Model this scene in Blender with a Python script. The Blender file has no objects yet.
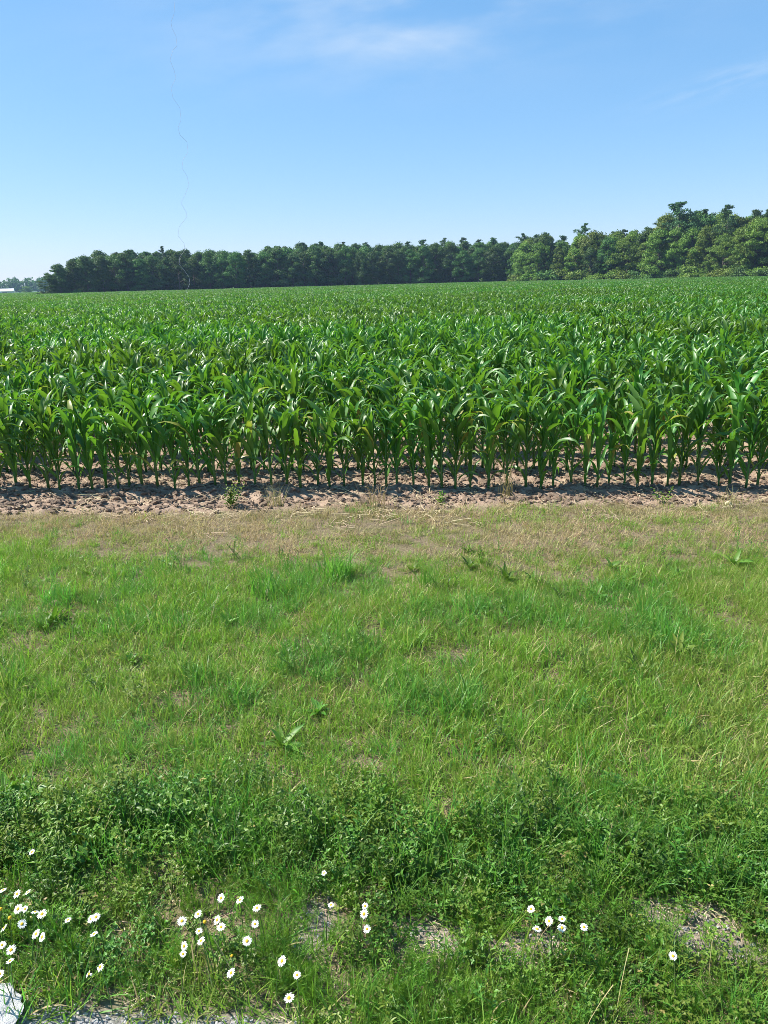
import bpy, math, random
import numpy as np
from mathutils import Vector, Matrix

random.seed(7)
rng = np.random.default_rng(7)
C = bpy.context.scene
COL = C.collection
rad = math.radians

# ------------------------------------------------------------------ camera
H, F = 2.0, 769.0
PITCH, ROLL, YAW = 16.7, -1.5, 5.0


def cam_axes():
    y, p, r = rad(YAW), rad(PITCH), rad(ROLL)
    fw = np.array([-math.sin(y) * math.cos(p), math.cos(y) * math.cos(p), -math.sin(p)])
    rt = np.array([math.cos(y), math.sin(y), 0.0])
    up = np.cross(rt, fw)
    return rt * math.cos(r) + up * math.sin(r), -rt * math.sin(r) + up * math.cos(r), fw


RT, UP, FW = cam_axes()


def ray(px, py):
    return FW * F + RT * (px - 384) + UP * (512 - py)


def ground_at(px, py, z=0.0):
    d = ray(px, py)
    return np.array([0, 0, H]) + d * ((z - H) / d[2])


def at_distance(px, py, dist):
    """Point on the line of sight at a horizontal distance in metres."""
    d = ray(px, py)
    return np.array([0, 0, H]) + d * (dist / math.hypot(d[0], d[1]))


cam = bpy.data.cameras.new('camera')
cam.sensor_fit = 'VERTICAL'
cam.angle = 2 * math.atan(512 / F)
cam.clip_start = 0.05
cam.clip_end = 6000
co = bpy.data.objects.new('camera', cam)
COL.objects.link(co)
m = Matrix(((RT[0], UP[0], -FW[0], 0), (RT[1], UP[1], -FW[1], 0), (RT[2], UP[2], -FW[2], H), (0, 0, 0, 1)))
co.matrix_world = m
C.camera = co

# ------------------------------------------------------------------ sun and sky
SUN_AZ, SUN_EL = -82.0, 47.0          # clockwise from +Y
a, e = rad(SUN_AZ), rad(SUN_EL)
SUN = Vector((math.sin(a) * math.cos(e), math.cos(a) * math.cos(e), math.sin(e)))
sl = bpy.data.lights.new('sun', 'SUN')
sl.energy = 4.6
sl.angle = rad(0.53)
sl.color = (1.0, 0.95, 0.87)
so = bpy.data.objects.new('sun', sl)
COL.objects.link(so)
so.rotation_euler = SUN.to_track_quat('Z', 'Y').to_euler()
so.location = (0, 0, 60)

W = bpy.data.worlds.new('World')
C.world = W
W.use_nodes = True


class NT:
    """Small helper to write node trees."""

    def __init__(s, tree, clear=True):
        s.t = tree
        if clear:
            tree.nodes.clear()

    def n(s, typ, ins=None, **kw):
        x = s.t.nodes.new(typ)
        for k, v in kw.items():
            setattr(x, k, v)
        for k, v in (ins or {}).items():
            s.set(x.inputs[k], v)
        return x

    def set(s, sock, v):
        if isinstance(v, bpy.types.NodeSocket):
            s.t.links.new(v, sock)
        else:
            sock.default_value = v

    def math(s, op, a, b=0.0, c=0.0, clamp=False):
        x = s.t.nodes.new('ShaderNodeMath')
        x.operation = op
        x.use_clamp = clamp
        for i, v in enumerate((a, b, c)):
            s.set(x.inputs[i], v)
        return x.outputs[0]

    def vmath(s, op, a, b=(0, 0, 0)):
        x = s.t.nodes.new('ShaderNodeVectorMath')
        x.operation = op
        s.set(x.inputs[0], a)
        if op == 'SCALE':
            s.set(x.inputs['Scale'], b)
        else:
            s.set(x.inputs[1], b)
        return x.outputs['Value'] if op == 'DOT_PRODUCT' else x.outputs[0]

    def mix(s, f, a, b, blend='MIX'):
        x = s.t.nodes.new('ShaderNodeMix')
        x.data_type = 'RGBA'
        x.blend_type = blend
        s.set(x.inputs[0], f)
        s.set(x.inputs[6], a if not isinstance(a, tuple) else (*a, 1)[:4])
        s.set(x.inputs[7], b if not isinstance(b, tuple) else (*b, 1)[:4])
        return x.outputs[2]

    def noise(s, vec, scale, detail=4.0, rough=0.55, out=0):
        x = s.n('ShaderNodeTexNoise', {'Scale': scale, 'Detail': detail, 'Roughness': rough})
        if vec is not None:
            s.set(x.inputs['Vector'], vec)
        return x.outputs[out]

    def ramp(s, v, lo, hi):
        x = s.n('ShaderNodeMapRange', {'Value': v, 'From Min': lo, 'From Max': hi}, interpolation_type='SMOOTHSTEP')
        return x.outputs[0]


def unit(v):
    v = np.array(v, float)
    return v / np.linalg.norm(v)


def build_world():
    g = NT(W.node_tree)
    sky = g.n('ShaderNodeTexSky')
    sky.sky_type = 'NISHITA'
    sky.sun_disc = False
    sky.sun_elevation = rad(SUN_EL)
    sky.sun_rotation = rad(SUN_AZ)
    sky.altitude = 300
    sky.air_density = 1.0
    sky.dust_density = 0.0
    sky.ozone_density = 6.0
    sp = g.n('ShaderNodeSeparateColor', {0: sky.outputs[0]})
    ch = [g.math('MULTIPLY', g.math('POWER', sp.outputs[i], pw), k) for i, (pw, k) in enumerate(((0.85, 0.66), (0.60, 1.08), (0.50, 1.57)))]
    col = g.n('ShaderNodeCombineColor', {0: ch[0], 1: ch[1], 2: ch[2]}).outputs[0]
    tc = g.n('ShaderNodeTexCoord').outputs['Generated']
    # thin cirrus high above the field: each a soft streak round one world direction
    total = None
    for (px, py, wx, wy, tilt, sx, amount) in ((415, 0, 0.26, 0.065, 4, 5.0, 0.50), (400, 46, 0.09, 0.022, -6, 6.0, 0.16), (735, 78, 0.09, 0.014, 12, 7.0, 0.2)):
        c = unit(ray(px, py))
        r = unit(np.cross(c, (0, 0, 1)))
        u = np.cross(r, c)
        t = rad(tilt)
        r2, u2 = r * math.cos(t) + u * math.sin(t), u * math.cos(t) - r * math.sin(t)
        x = g.math('DIVIDE', g.vmath('DOT_PRODUCT', tc, tuple(r2)), wx)
        y = g.math('DIVIDE', g.vmath('DOT_PRODUCT', tc, tuple(u2)), wy)
        cm = g.n('ShaderNodeCombineXYZ', {0: g.math('MULTIPLY', x, 1.1), 1: g.math('MULTIPLY', y, 0.9), 2: sx}).outputs[0]
        nz = g.noise(cm, 1.3, 4, 0.5)
        d = g.math('ADD', g.math('MULTIPLY', x, x), g.math('MULTIPLY', y, y))
        mask = g.math('POWER', 2.718, g.math('MULTIPLY', d, -1.2))
        front = g.math('GREATER_THAN', g.vmath('DOT_PRODUCT', tc, tuple(c)), 0.5)
        k = g.math('MULTIPLY', g.math('MULTIPLY', mask, front), g.math('MULTIPLY', g.ramp(nz, 0.36, 0.72), amount))
        total = k if total is None else g.math('ADD', total, k, clamp=True)
    col = g.mix(total, col, (3.3, 3.6, 3.95))
    bg = g.n('ShaderNodeBackground', {'Color': col, 'Strength': 0.124})
    out = g.n('ShaderNodeOutputWorld')
    g.t.links.new(bg.outputs[0], out.inputs[0])


build_world()

C.view_settings.view_transform = 'Standard'
C.view_settings.look = 'None'
C.view_settings.exposure = 1.1
C.view_settings.gamma = 1.0
C.render.engine = 'CYCLES'
C.cycles.max_bounces = 8
C.cycles.diffuse_bounces = 3
C.cycles.glossy_bounces = 2
C.cycles.transmission_bounces = 4
C.cycles.volume_bounces = 0
C.cycles.transparent_max_bounces = 8
C.cycles.use_denoising = True
C.cycles.denoiser = 'OPENIMAGEDENOISE'
C.cycles.denoising_input_passes = 'RGB_ALBEDO_NORMAL'
C.cycles.denoising_prefilter = 'NONE'
C.cycles.filter_width = 0.8
C.cycles.sample_clamp_indirect = 4.0

# ------------------------------------------------------------------ materials


def material(name):
    mt = bpy.data.materials.new(name)
    mt.use_nodes = True
    g = NT(mt.node_tree)
    out = g.n('ShaderNodeOutputMaterial')
    return mt, g, out


def leaf_material(name, dark, light, rough=0.45, spec=0.4, transl=(0.1, 0.25, 0.02), tmix=0.35, patch=None, patch_scale=0.9, jitter=0.25, dry=None, dry_from=0.9, root=None, coat=0.0):
    """Foliage: colour varies by leaf (attribute var), by copy and over the ground in patches; light passes through."""
    mt, g, out = material(name)
    var = g.n('ShaderNodeAttribute', attribute_name='var').outputs['Fac']
    oi = g.n('ShaderNodeObjectInfo').outputs['Random']
    pos = g.n('ShaderNodeNewGeometry').outputs['Position']
    f = g.math('ADD', g.math('MULTIPLY', var, 0.7), g.math('MULTIPLY', oi, 0.3))
    col = g.mix(f, dark, light)
    if patch:
        nz = g.noise(pos, patch_scale, 3, 0.6)
        col = g.mix(g.ramp(nz, 0.42, 0.68), col, patch)
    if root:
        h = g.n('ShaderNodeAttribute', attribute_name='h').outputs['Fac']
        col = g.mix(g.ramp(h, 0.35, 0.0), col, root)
    if dry:
        col = g.mix(g.math('GREATER_THAN', var, dry_from), col, dry)
    hv = g.n('ShaderNodeHueSaturation', {'Hue': g.math('ADD', 0.5, g.math('MULTIPLY', g.math('SUBTRACT', oi, 0.5), 0.05)), 'Value': g.math('ADD', 1.0 - jitter / 2, g.math('MULTIPLY', oi, jitter)), 'Color': col})
    col = hv.outputs[0]
    p = g.n('ShaderNodeBsdfPrincipled', {'Base Color': col, 'Roughness': rough, 'Specular IOR Level': spec, 'Coat Weight': coat, 'Coat Roughness': 0.3})
    tcol = g.mix(1.0, g.mix(0.0, col, col), (*[min(1.0, x) for x in transl],), 'MIX') if False else g.mix(0.55, g.mix(1.0, col, (2.2, 2.6, 1.2), 'MULTIPLY'), transl)
    tr = g.n('ShaderNodeBsdfTranslucent', {'Color': tcol})
    mx = g.n('ShaderNodeMixShader', {0: tmix, 1: p.outputs[0], 2: tr.outputs[0]})
    g.t.links.new(mx.outputs[0], out.inputs[0])
    return mt


def plain_material(name, c1, c2, scale=8.0, rough=0.8, spec=0.3, bump=0.0, bscale=40.0, coords='Object'):
    mt, g, out = material(name)
    tc = g.n('ShaderNodeTexCoord').outputs[coords]
    nz = g.noise(tc, scale, 5, 0.6)
    col = g.mix(g.ramp(nz, 0.3, 0.7), c1, c2)
    p = g.n('ShaderNodeBsdfPrincipled', {'Base Color': col, 'Roughness': rough, 'Specular IOR Level': spec})
    if bump:
        b = g.n('ShaderNodeBump', {'Strength': bump, 'Distance': 0.01, 'Height': g.noise(tc, bscale, 5, 0.6)})
        g.t.links.new(b.outputs[0], p.inputs['Normal'])
    g.t.links.new(p.outputs[0], out.inputs[0])
    return mt


M = {}
M['corn_leaf'] = leaf_material('corn_leaf', (0.043, 0.142, 0.018), (0.090, 0.225, 0.026), dry=(0.30, 0.30, 0.06), dry_from=0.988, rough=0.43, spec=0.58, transl=(0.24, 0.44, 0.02), tmix=0.28, jitter=0.18)
M['corn_stalk'] = leaf_material('corn_stalk', (0.06, 0.15, 0.03), (0.10, 0.20, 0.045), rough=0.5, spec=0.3, tmix=0.05, jitter=0.2)
M['corn_far'] = M['corn_leaf']
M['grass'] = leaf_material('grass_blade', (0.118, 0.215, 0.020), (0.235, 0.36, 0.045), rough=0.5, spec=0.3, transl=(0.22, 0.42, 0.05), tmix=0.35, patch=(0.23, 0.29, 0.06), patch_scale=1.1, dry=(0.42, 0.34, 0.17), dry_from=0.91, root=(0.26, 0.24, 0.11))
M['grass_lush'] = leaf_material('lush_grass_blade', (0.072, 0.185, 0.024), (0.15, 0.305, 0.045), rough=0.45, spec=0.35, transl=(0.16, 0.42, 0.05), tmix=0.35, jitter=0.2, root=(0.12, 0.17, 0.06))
M['tuft_green'] = leaf_material('bright_tuft_blade', (0.085, 0.24, 0.035), (0.17, 0.38, 0.06), rough=0.45, spec=0.35, transl=(0.22, 0.5, 0.06), tmix=0.4, jitter=0.1)
M['dry_grass'] = leaf_material('dry_grass_blade', (0.30, 0.225, 0.125), (0.52, 0.41, 0.25), rough=0.7, spec=0.2, transl=(0.5, 0.4, 0.2), tmix=0.25, patch=(0.20, 0.20, 0.07), patch_scale=0.8)
M['weed_leaf'] = leaf_material('weed_leaf', (0.028, 0.085, 0.010), (0.120, 0.235, 0.028), rough=0.45, spec=0.35, transl=(0.16, 0.36, 0.03), tmix=0.22, jitter=0.4, patch=(0.17, 0.245, 0.032), patch_scale=4.0, dry=(0.34, 0.28, 0.10), dry_from=0.96)
M['feather_leaf'] = leaf_material('feathery_leaf', (0.06, 0.145, 0.014), (0.16, 0.28, 0.030), rough=0.5, spec=0.3, transl=(0.22, 0.45, 0.03), tmix=0.3, jitter=0.25)
M['crown_a'] = leaf_material('crown_leaf', (0.026, 0.076, 0.022), (0.105, 0.190, 0.042), rough=0.55, spec=0.25, transl=(0.09, 0.17, 0.02), tmix=0.22, jitter=0.5)
M['crown_b'] = leaf_material('crown_leaf_light', (0.085, 0.145, 0.022), (0.175, 0.245, 0.038), rough=0.55, spec=0.25, transl=(0.13, 0.22, 0.02), tmix=0.22, jitter=0.5)
M['crown_pine'] = leaf_material('pine_needles', (0.034, 0.082, 0.030), (0.078, 0.145, 0.046), rough=0.6, spec=0.2, transl=(0.06, 0.12, 0.03), tmix=0.12, jitter=0.3)
M['bark'] = plain_material('bark', (0.09, 0.075, 0.06), (0.20, 0.17, 0.14), 3.0, 0.9, 0.1, 0.6, 12)
M['stem'] = leaf_material('flower_stem', (0.07, 0.15, 0.03), (0.11, 0.20, 0.045), rough=0.5, tmix=0.1)
M['petal'] = leaf_material('white_petal', (0.80, 0.80, 0.78), (0.86, 0.86, 0.84), rough=0.6, spec=0.2, transl=(0.8, 0.8, 0.75), tmix=0.25, jitter=0.02)
M['disc'] = plain_material('yellow_disc', (0.72, 0.42, 0.02), (0.80, 0.52, 0.04), 300, 0.7, 0.2, 0.5, 900)
M['clod'] = plain_material('soil_clod', (0.15, 0.105, 0.075), (0.36, 0.27, 0.20), 9.0, 0.95, 0.1, 0.9, 60)
M['gravel'] = plain_material('gravel_stone', (0.30, 0.29, 0.28), (0.58, 0.56, 0.53), 3.0, 0.85, 0.3, 0.5, 60)
M['rock'] = plain_material('white_rock', (0.70, 0.69, 0.66), (0.86, 0.85, 0.82), 9.0, 0.85, 0.25, 1.0, 45)
M['shard'] = plain_material('blue_grey_shard', (0.24, 0.27, 0.36), (0.42, 0.46, 0.56), 60.0, 0.5, 0.4, 0.4, 120)
M['straw'] = leaf_material('straw', (0.36, 0.27, 0.16), (0.60, 0.49, 0.33), rough=0.75, spec=0.2, transl=(0.5, 0.4, 0.2), tmix=0.1)
M['thread'] = plain_material('thread', (0.36, 0.39, 0.42), (0.52, 0.55, 0.58), 4.0, 0.6, 0.3)
M['shed_wall'] = plain_material('shed_wall', (0.55, 0.55, 0.53), (0.65, 0.65, 0.63), 0.5, 0.7, 0.3)
M['shed_roof'] = plain_material('shed_roof', (0.74, 0.75, 0.76), (0.82, 0.83, 0.84), 0.3, 0.45, 0.5)
M['shed_door'] = plain_material('shed_door', (0.20, 0.18, 0.17), (0.26, 0.24, 0.22), 0.5, 0.7, 0.3)
M['pole'] = plain_material('pole', (0.5, 0.5, 0.48), (0.62, 0.62, 0.60), 0.5, 0.7, 0.3)


# ------------------------------------------------------------------ noise for the terrain
def vnoise(x, y, s=0):
    xi, yi = np.floor(x).astype(np.int64), np.floor(y).astype(np.int64)
    xf, yf = x - xi, y - yi
    xf, yf = xf * xf * (3 - 2 * xf), yf * yf * (3 - 2 * yf)

    def hsh(i, j):
        n = (i * 374761393 + j * 668265263 + s * 974634777) & 0xFFFFFFFF
        n = ((n ^ (n >> 13)) * 1274126177) & 0xFFFFFFFF
        return ((n ^ (n >> 16)) & 0xFFFF) / 65535.0

    a = hsh(xi, yi) * (1 - xf) + hsh(xi + 1, yi) * xf
    b = hsh(xi, yi + 1) * (1 - xf) + hsh(xi + 1, yi + 1) * xf
    return a * (1 - yf) + b * yf


def fbm(x, y, octv=4, s=0):
    v, amp, tot = 0, 1.0, 0
    for k in range(octv):
        v = v + amp * vnoise(x * 2 ** k, y * 2 ** k, s + k)
        tot += amp
        amp *= 0.55
    return v / tot


def sstep(a, b, x):
    t = np.clip((x - a) / (b - a), 0, 1)
    return t * t * (3 - 2 * t)


def soil_edge(x):
    return 6.78 + 0.04 * np.clip(x, -8, 8) + 0.30 * (fbm(x * 0.9, x * 0 + 3.3, 3, 11) - 0.5) + 0.30 * (fbm(x * 4.5, x * 0 + 8.3, 3, 14) - 0.5)


def green_edge(x):
    return 5.50 + 1.0 * (fbm(x * 0.8, x * 0 + 7.7, 4, 12) - 0.5) + 0.30 * sstep(-1.5, -3.2, x)


def shoulder_edge(x):
    return 1.40 + 0.24 * sstep(-0.25, -0.45, x) + 0.07 * (fbm(x * 6, x * 0 + 1.2, 3, 13) - 0.5)


BARE = []
for (px, py, rx, ry) in ((314, 924, 0.06, 0.12), (432, 937, 0.13, 0.08), (690, 925, 0.12, 0.11), (655, 914, 0.10, 0.05), (545, 946, 0.14, 0.04), (728, 955, 0.12, 0.06), (515, 950, 0.09, 0.04)):
    p = ground_at(px, py)
    BARE.append((p[0], p[1], rx, ry))


def bareness(x, y):
    b = np.zeros_like(x)
    w = 0.35 * (fbm(x * 9, y * 9, 3, 21) - 0.5)
    for (cx, cy, rx, ry) in BARE:
        d = np.sqrt(((x - cx) / rx) ** 2 + ((y - cy) / ry) ** 2) + 2.2 * w
        b = np.maximum(b, 1 - sstep(0.6, 1.5, d))
    return b


def gz(x, y):
    x, y = np.asarray(x, float), np.asarray(y, float)
    near = sstep(160, 30, np.hypot(x, y - 4))
    soil = sstep(-0.15, 0.15, y - soil_edge(x)) * near
    z = 0.05 * (fbm(x * 1.3, y * 1.3, 3, 1) - 0.5) * near
    z = z + soil * (0.11 * (fbm(x * 5.5, y * 7, 4, 2) - 0.5) + 0.02 * np.cos((y - 7.52) / 0.76 * 2 * np.pi) - 0.02)
    z = z + sstep(0.25, 0.0, np.abs(y - 7.05)) * 0.02 * near
    return z


def link(name, me, parent=None):
    o = bpy.data.objects.new(name, me)
    COL.objects.link(o)
    if parent is not None:
        o.parent = parent
    return o


def tag(o, label=None, cat=None, group=None, kind=None):
    if label:
        o['label'] = label
    if cat:
        o['category'] = cat
    if group:
        o['group'] = group
    if kind:
        o['kind'] = kind
    return o


def empty(name, loc, rz=0.0, s=1.0):
    o = bpy.data.objects.new(name, None)
    COL.objects.link(o)
    o.location = loc
    o.rotation_euler = (0, 0, rz)
    o.scale = (s, s, s) if not isinstance(s, tuple) else s
    o.empty_display_size = 0.1
    return o


# ------------------------------------------------------------------ mesh collector
class MB:
    def __init__(s):
        s.v, s.f, s.mi, s.var, s.h = [], [], [], [], []

    def add(s, v, f, mat=0, var=0.5, h=None):
        b = len(s.v)
        s.v.extend([tuple(p) for p in v])
        s.f.extend([tuple(b + i for i in q) for q in f])
        s.mi.extend([mat] * len(f))
        s.var.extend([var] * len(v))
        s.h.extend(list(h) if h is not None else [1.0] * len(v))

    def merge(s, o, mat4=None, mat_off=0, dvar=0.0):
        b = len(s.v)
        P = np.array(o.v)
        if mat4 is not None:
            A = np.array(mat4)
            P = P @ A[:3, :3].T + A[:3, 3]
        s.v.extend(map(tuple, P))
        s.f.extend([tuple(b + i for i in q) for q in o.f])
        s.mi.extend([k + mat_off for k in o.mi])
        s.var.extend([min(0.97, max(0, x + dvar)) for x in o.var])
        s.h.extend(o.h)

    def mesh(s, name, mats, smooth=True):
        me = bpy.data.meshes.new(name)
        me.from_pydata(s.v, [], s.f)
        for mt in mats:
            me.materials.append(mt)
        me.polygons.foreach_set('material_index', s.mi)
        me.polygons.foreach_set('use_smooth', [smooth] * len(s.f))
        for nm, d in (('var', s.var), ('h', s.h)):
            at = me.attributes.new(nm, 'FLOAT', 'POINT')
            at.data.foreach_set('value', np.array(d, dtype=np.float32))
        me.update()
        return me

    def tube(s, pts, radii, n=5, mat=0, var=0.5, cap=True):
        pts = [np.array(p, float) for p in pts]
        v = []
        ref = np.array([0.3, 0.9, 0.1])
        for i, p in enumerate(pts):
            d = pts[min(i + 1, len(pts) - 1)] - pts[max(i - 1, 0)]
            d = d / (np.linalg.norm(d) + 1e-9)
            if abs(d @ ref) > 0.97:
                ref = np.array([0.9, 0.2, 0.3])
            u = np.cross(d, ref)
            u /= np.linalg.norm(u)
            w = np.cross(d, u)
            for k in range(n):
                t = 2 * math.pi * k / n
                v.append(p + radii[i] * (u * math.cos(t) + w * math.sin(t)))
        f = [(i * n + k, i * n + (k + 1) % n, (i + 1) * n + (k + 1) % n, (i + 1) * n + k) for i in range(len(pts) - 1) for k in range(n)]
        if cap:
            f.append(tuple(range(n - 1, -1, -1)))
            f.append(tuple(range((len(pts) - 1) * n, len(pts) * n)))
        s.add(v, f, mat, var, np.repeat(np.linspace(0, 1, len(pts)), n))

    def blade(s, root, az, elev, length, width, droop, segs=4, mat=0, var=0.5, fold=0.0, across=1, wave=0.0, prof=None, twist=0.0, sweep=0.0, power=1.4):
        """A grass blade or leaf: a strip that bends over; a fold along its middle when across is 2."""
        p = np.array(root, float)
        v, hs = [], []
        ph = random.random() * 6.28
        el = elev
        for i in range(segs + 1):
            t = i / segs
            el = elev - droop * t ** power
            azi = az + sweep * t
            d = np.array([math.cos(azi) * math.cos(el), math.sin(azi) * math.cos(el), math.sin(el)])
            side = np.array([-math.sin(azi), math.cos(azi), 0.0])
            nrm = np.cross(d, side)
            tw = twist * t
            sd = side * math.cos(tw) + nrm * math.sin(tw)
            nr = nrm * math.cos(tw) - side * math.sin(tw)
            w = width * (prof(t) if prof else (1 - t ** 1.8)) / 2
            if across == 1:
                v += [p - sd * w, p + sd * w]
                hs += [t, t]
            else:
                wv = wave * math.sin(ph + t * 13) * w
                wv2 = wave * math.sin(ph + 1.9 + t * 12) * w
                v += [p - sd * w - nr * (fold * w + wv), p.copy(), p + sd * w - nr * (fold * w + wv2)]
                hs += [t, t, t]
            p = p + d * (length / segs)
        k = 2 if across == 1 else 3
        f = []
        for i in range(segs):
            for j in range(k - 1):
                f.append((i * k + j, i * k + j + 1, (i + 1) * k + j + 1, (i + 1) * k + j))
        s.add(v, f, mat, var, hs)

    def leaf(s, root, az, elev, length, width, mat=0, var=0.5, droop=0.3):
        s.blade(root, az, elev, length, width, droop, 3, mat, var, fold=-0.35, across=2, prof=lambda t: max(0.03, math.sin(math.pi * (0.06 + 0.94 * t) ** 0.8)))


# ------------------------------------------------------------------ scatter: ONE object of uncountable small stuff
def scatter(name, templates, pts, rot, scl, idx, mats, kind='stuff', smooth=True):
    me = bpy.data.meshes.new(name)
    V, Fc, MI, VAR, HH, TK = [], [], [], [], [], []
    for k, t in enumerate(templates):
        b = len(V)
        V.extend(t.v)
        Fc.extend([tuple(b + i for i in q) for q in t.f])
        MI.extend(t.mi)
        VAR.extend(t.var)
        HH.extend(t.h)
        TK.extend([k] * len(t.v))
    nt, npt = len(V), len(pts)
    V.extend(map(tuple, pts))
    me.from_pydata(V, [], Fc)
    for mt in mats:
        me.materials.append(mt)
    me.polygons.foreach_set('material_index', MI)
    me.polygons.foreach_set('use_smooth', [smooth] * len(Fc))

    def attr(nm, typ, data, key='value'):
        at = me.attributes.new(nm, typ, 'POINT')
        at.data.foreach_set(key, data)

    attr('var', 'FLOAT', np.array(VAR + [0.5] * npt, np.float32))
    attr('h', 'FLOAT', np.array(HH + [0.5] * npt, np.float32))
    attr('tk', 'INT', np.array(TK + [-1] * npt, np.int32))
    attr('pk', 'INT', np.concatenate([np.full(nt, -1), np.asarray(idx)]).astype(np.int32))
    attr('rot', 'FLOAT_VECTOR', np.concatenate([np.zeros((nt, 3)), rot]).astype(np.float32).ravel(), 'vector')
    attr('scl', 'FLOAT_VECTOR', np.concatenate([np.ones((nt, 3)), scl]).astype(np.float32).ravel(), 'vector')
    o = link(name, me)
    tree = bpy.data.node_groups.new(name + '_spread', 'GeometryNodeTree')
    tree.interface.new_socket('Geometry', in_out='INPUT', socket_type='NodeSocketGeometry')
    tree.interface.new_socket('Geometry', in_out='OUTPUT', socket_type='NodeSocketGeometry')
    g = NT(tree)
    gi, go, jn = g.n('NodeGroupInput'), g.n('NodeGroupOutput'), g.n('GeometryNodeJoinGeometry')

    def named(nm, typ):
        x = g.n('GeometryNodeInputNamedAttribute', data_type=typ)
        x.inputs[0].default_value = nm
        return next(q for q in x.outputs if q.enabled)

    tk, pk, rt, sc = named('tk', 'INT'), named('pk', 'INT'), named('rot', 'FLOAT_VECTOR'), named('scl', 'FLOAT_VECTOR')
    er = g.n('FunctionNodeEulerToRotation')
    tree.links.new(rt, er.inputs[0])
    for k in range(len(templates)):
        parts = []
        for src in (tk, pk):
            c = g.n('FunctionNodeCompare', data_type='INT', operation='EQUAL')
            ii = [q for q in c.inputs if q.enabled]
            tree.links.new(src, ii[0])
            ii[1].default_value = k
            sp = g.n('GeometryNodeSeparateGeometry', domain='POINT')
            tree.links.new(gi.outputs[0], sp.inputs[0])
            tree.links.new(c.outputs[0], sp.inputs[1])
            parts.append(sp.outputs[0])
        ip = g.n('GeometryNodeInstanceOnPoints')
        tree.links.new(parts[1], ip.inputs['Points'])
        tree.links.new(parts[0], ip.inputs['Instance'])
        tree.links.new(er.outputs[0], ip.inputs['Rotation'])
        tree.links.new(sc, ip.inputs['Scale'])
        tree.links.new(ip.outputs[0], jn.inputs[0])
    tree.links.new(jn.outputs[0], go.inputs[0])
    md = o.modifiers.new('spread', 'NODES')
    md.node_group = tree
    tag(o, kind=kind)
    return o


def random_points(x0, x1, y0, y1, per_m2, dens=None):
    n = int((x1 - x0) * (y1 - y0) * per_m2)
    x, y = rng.uniform(x0, x1, n), rng.uniform(y0, y1, n)
    # inside the view with a generous margin for a step aside
    keep = np.abs(x + 0.087 * y) < 0.58 * y + 2.8
    if dens is not None:
        keep &= rng.random(n) < dens(x, y)
    return x[keep], y[keep]


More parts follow.
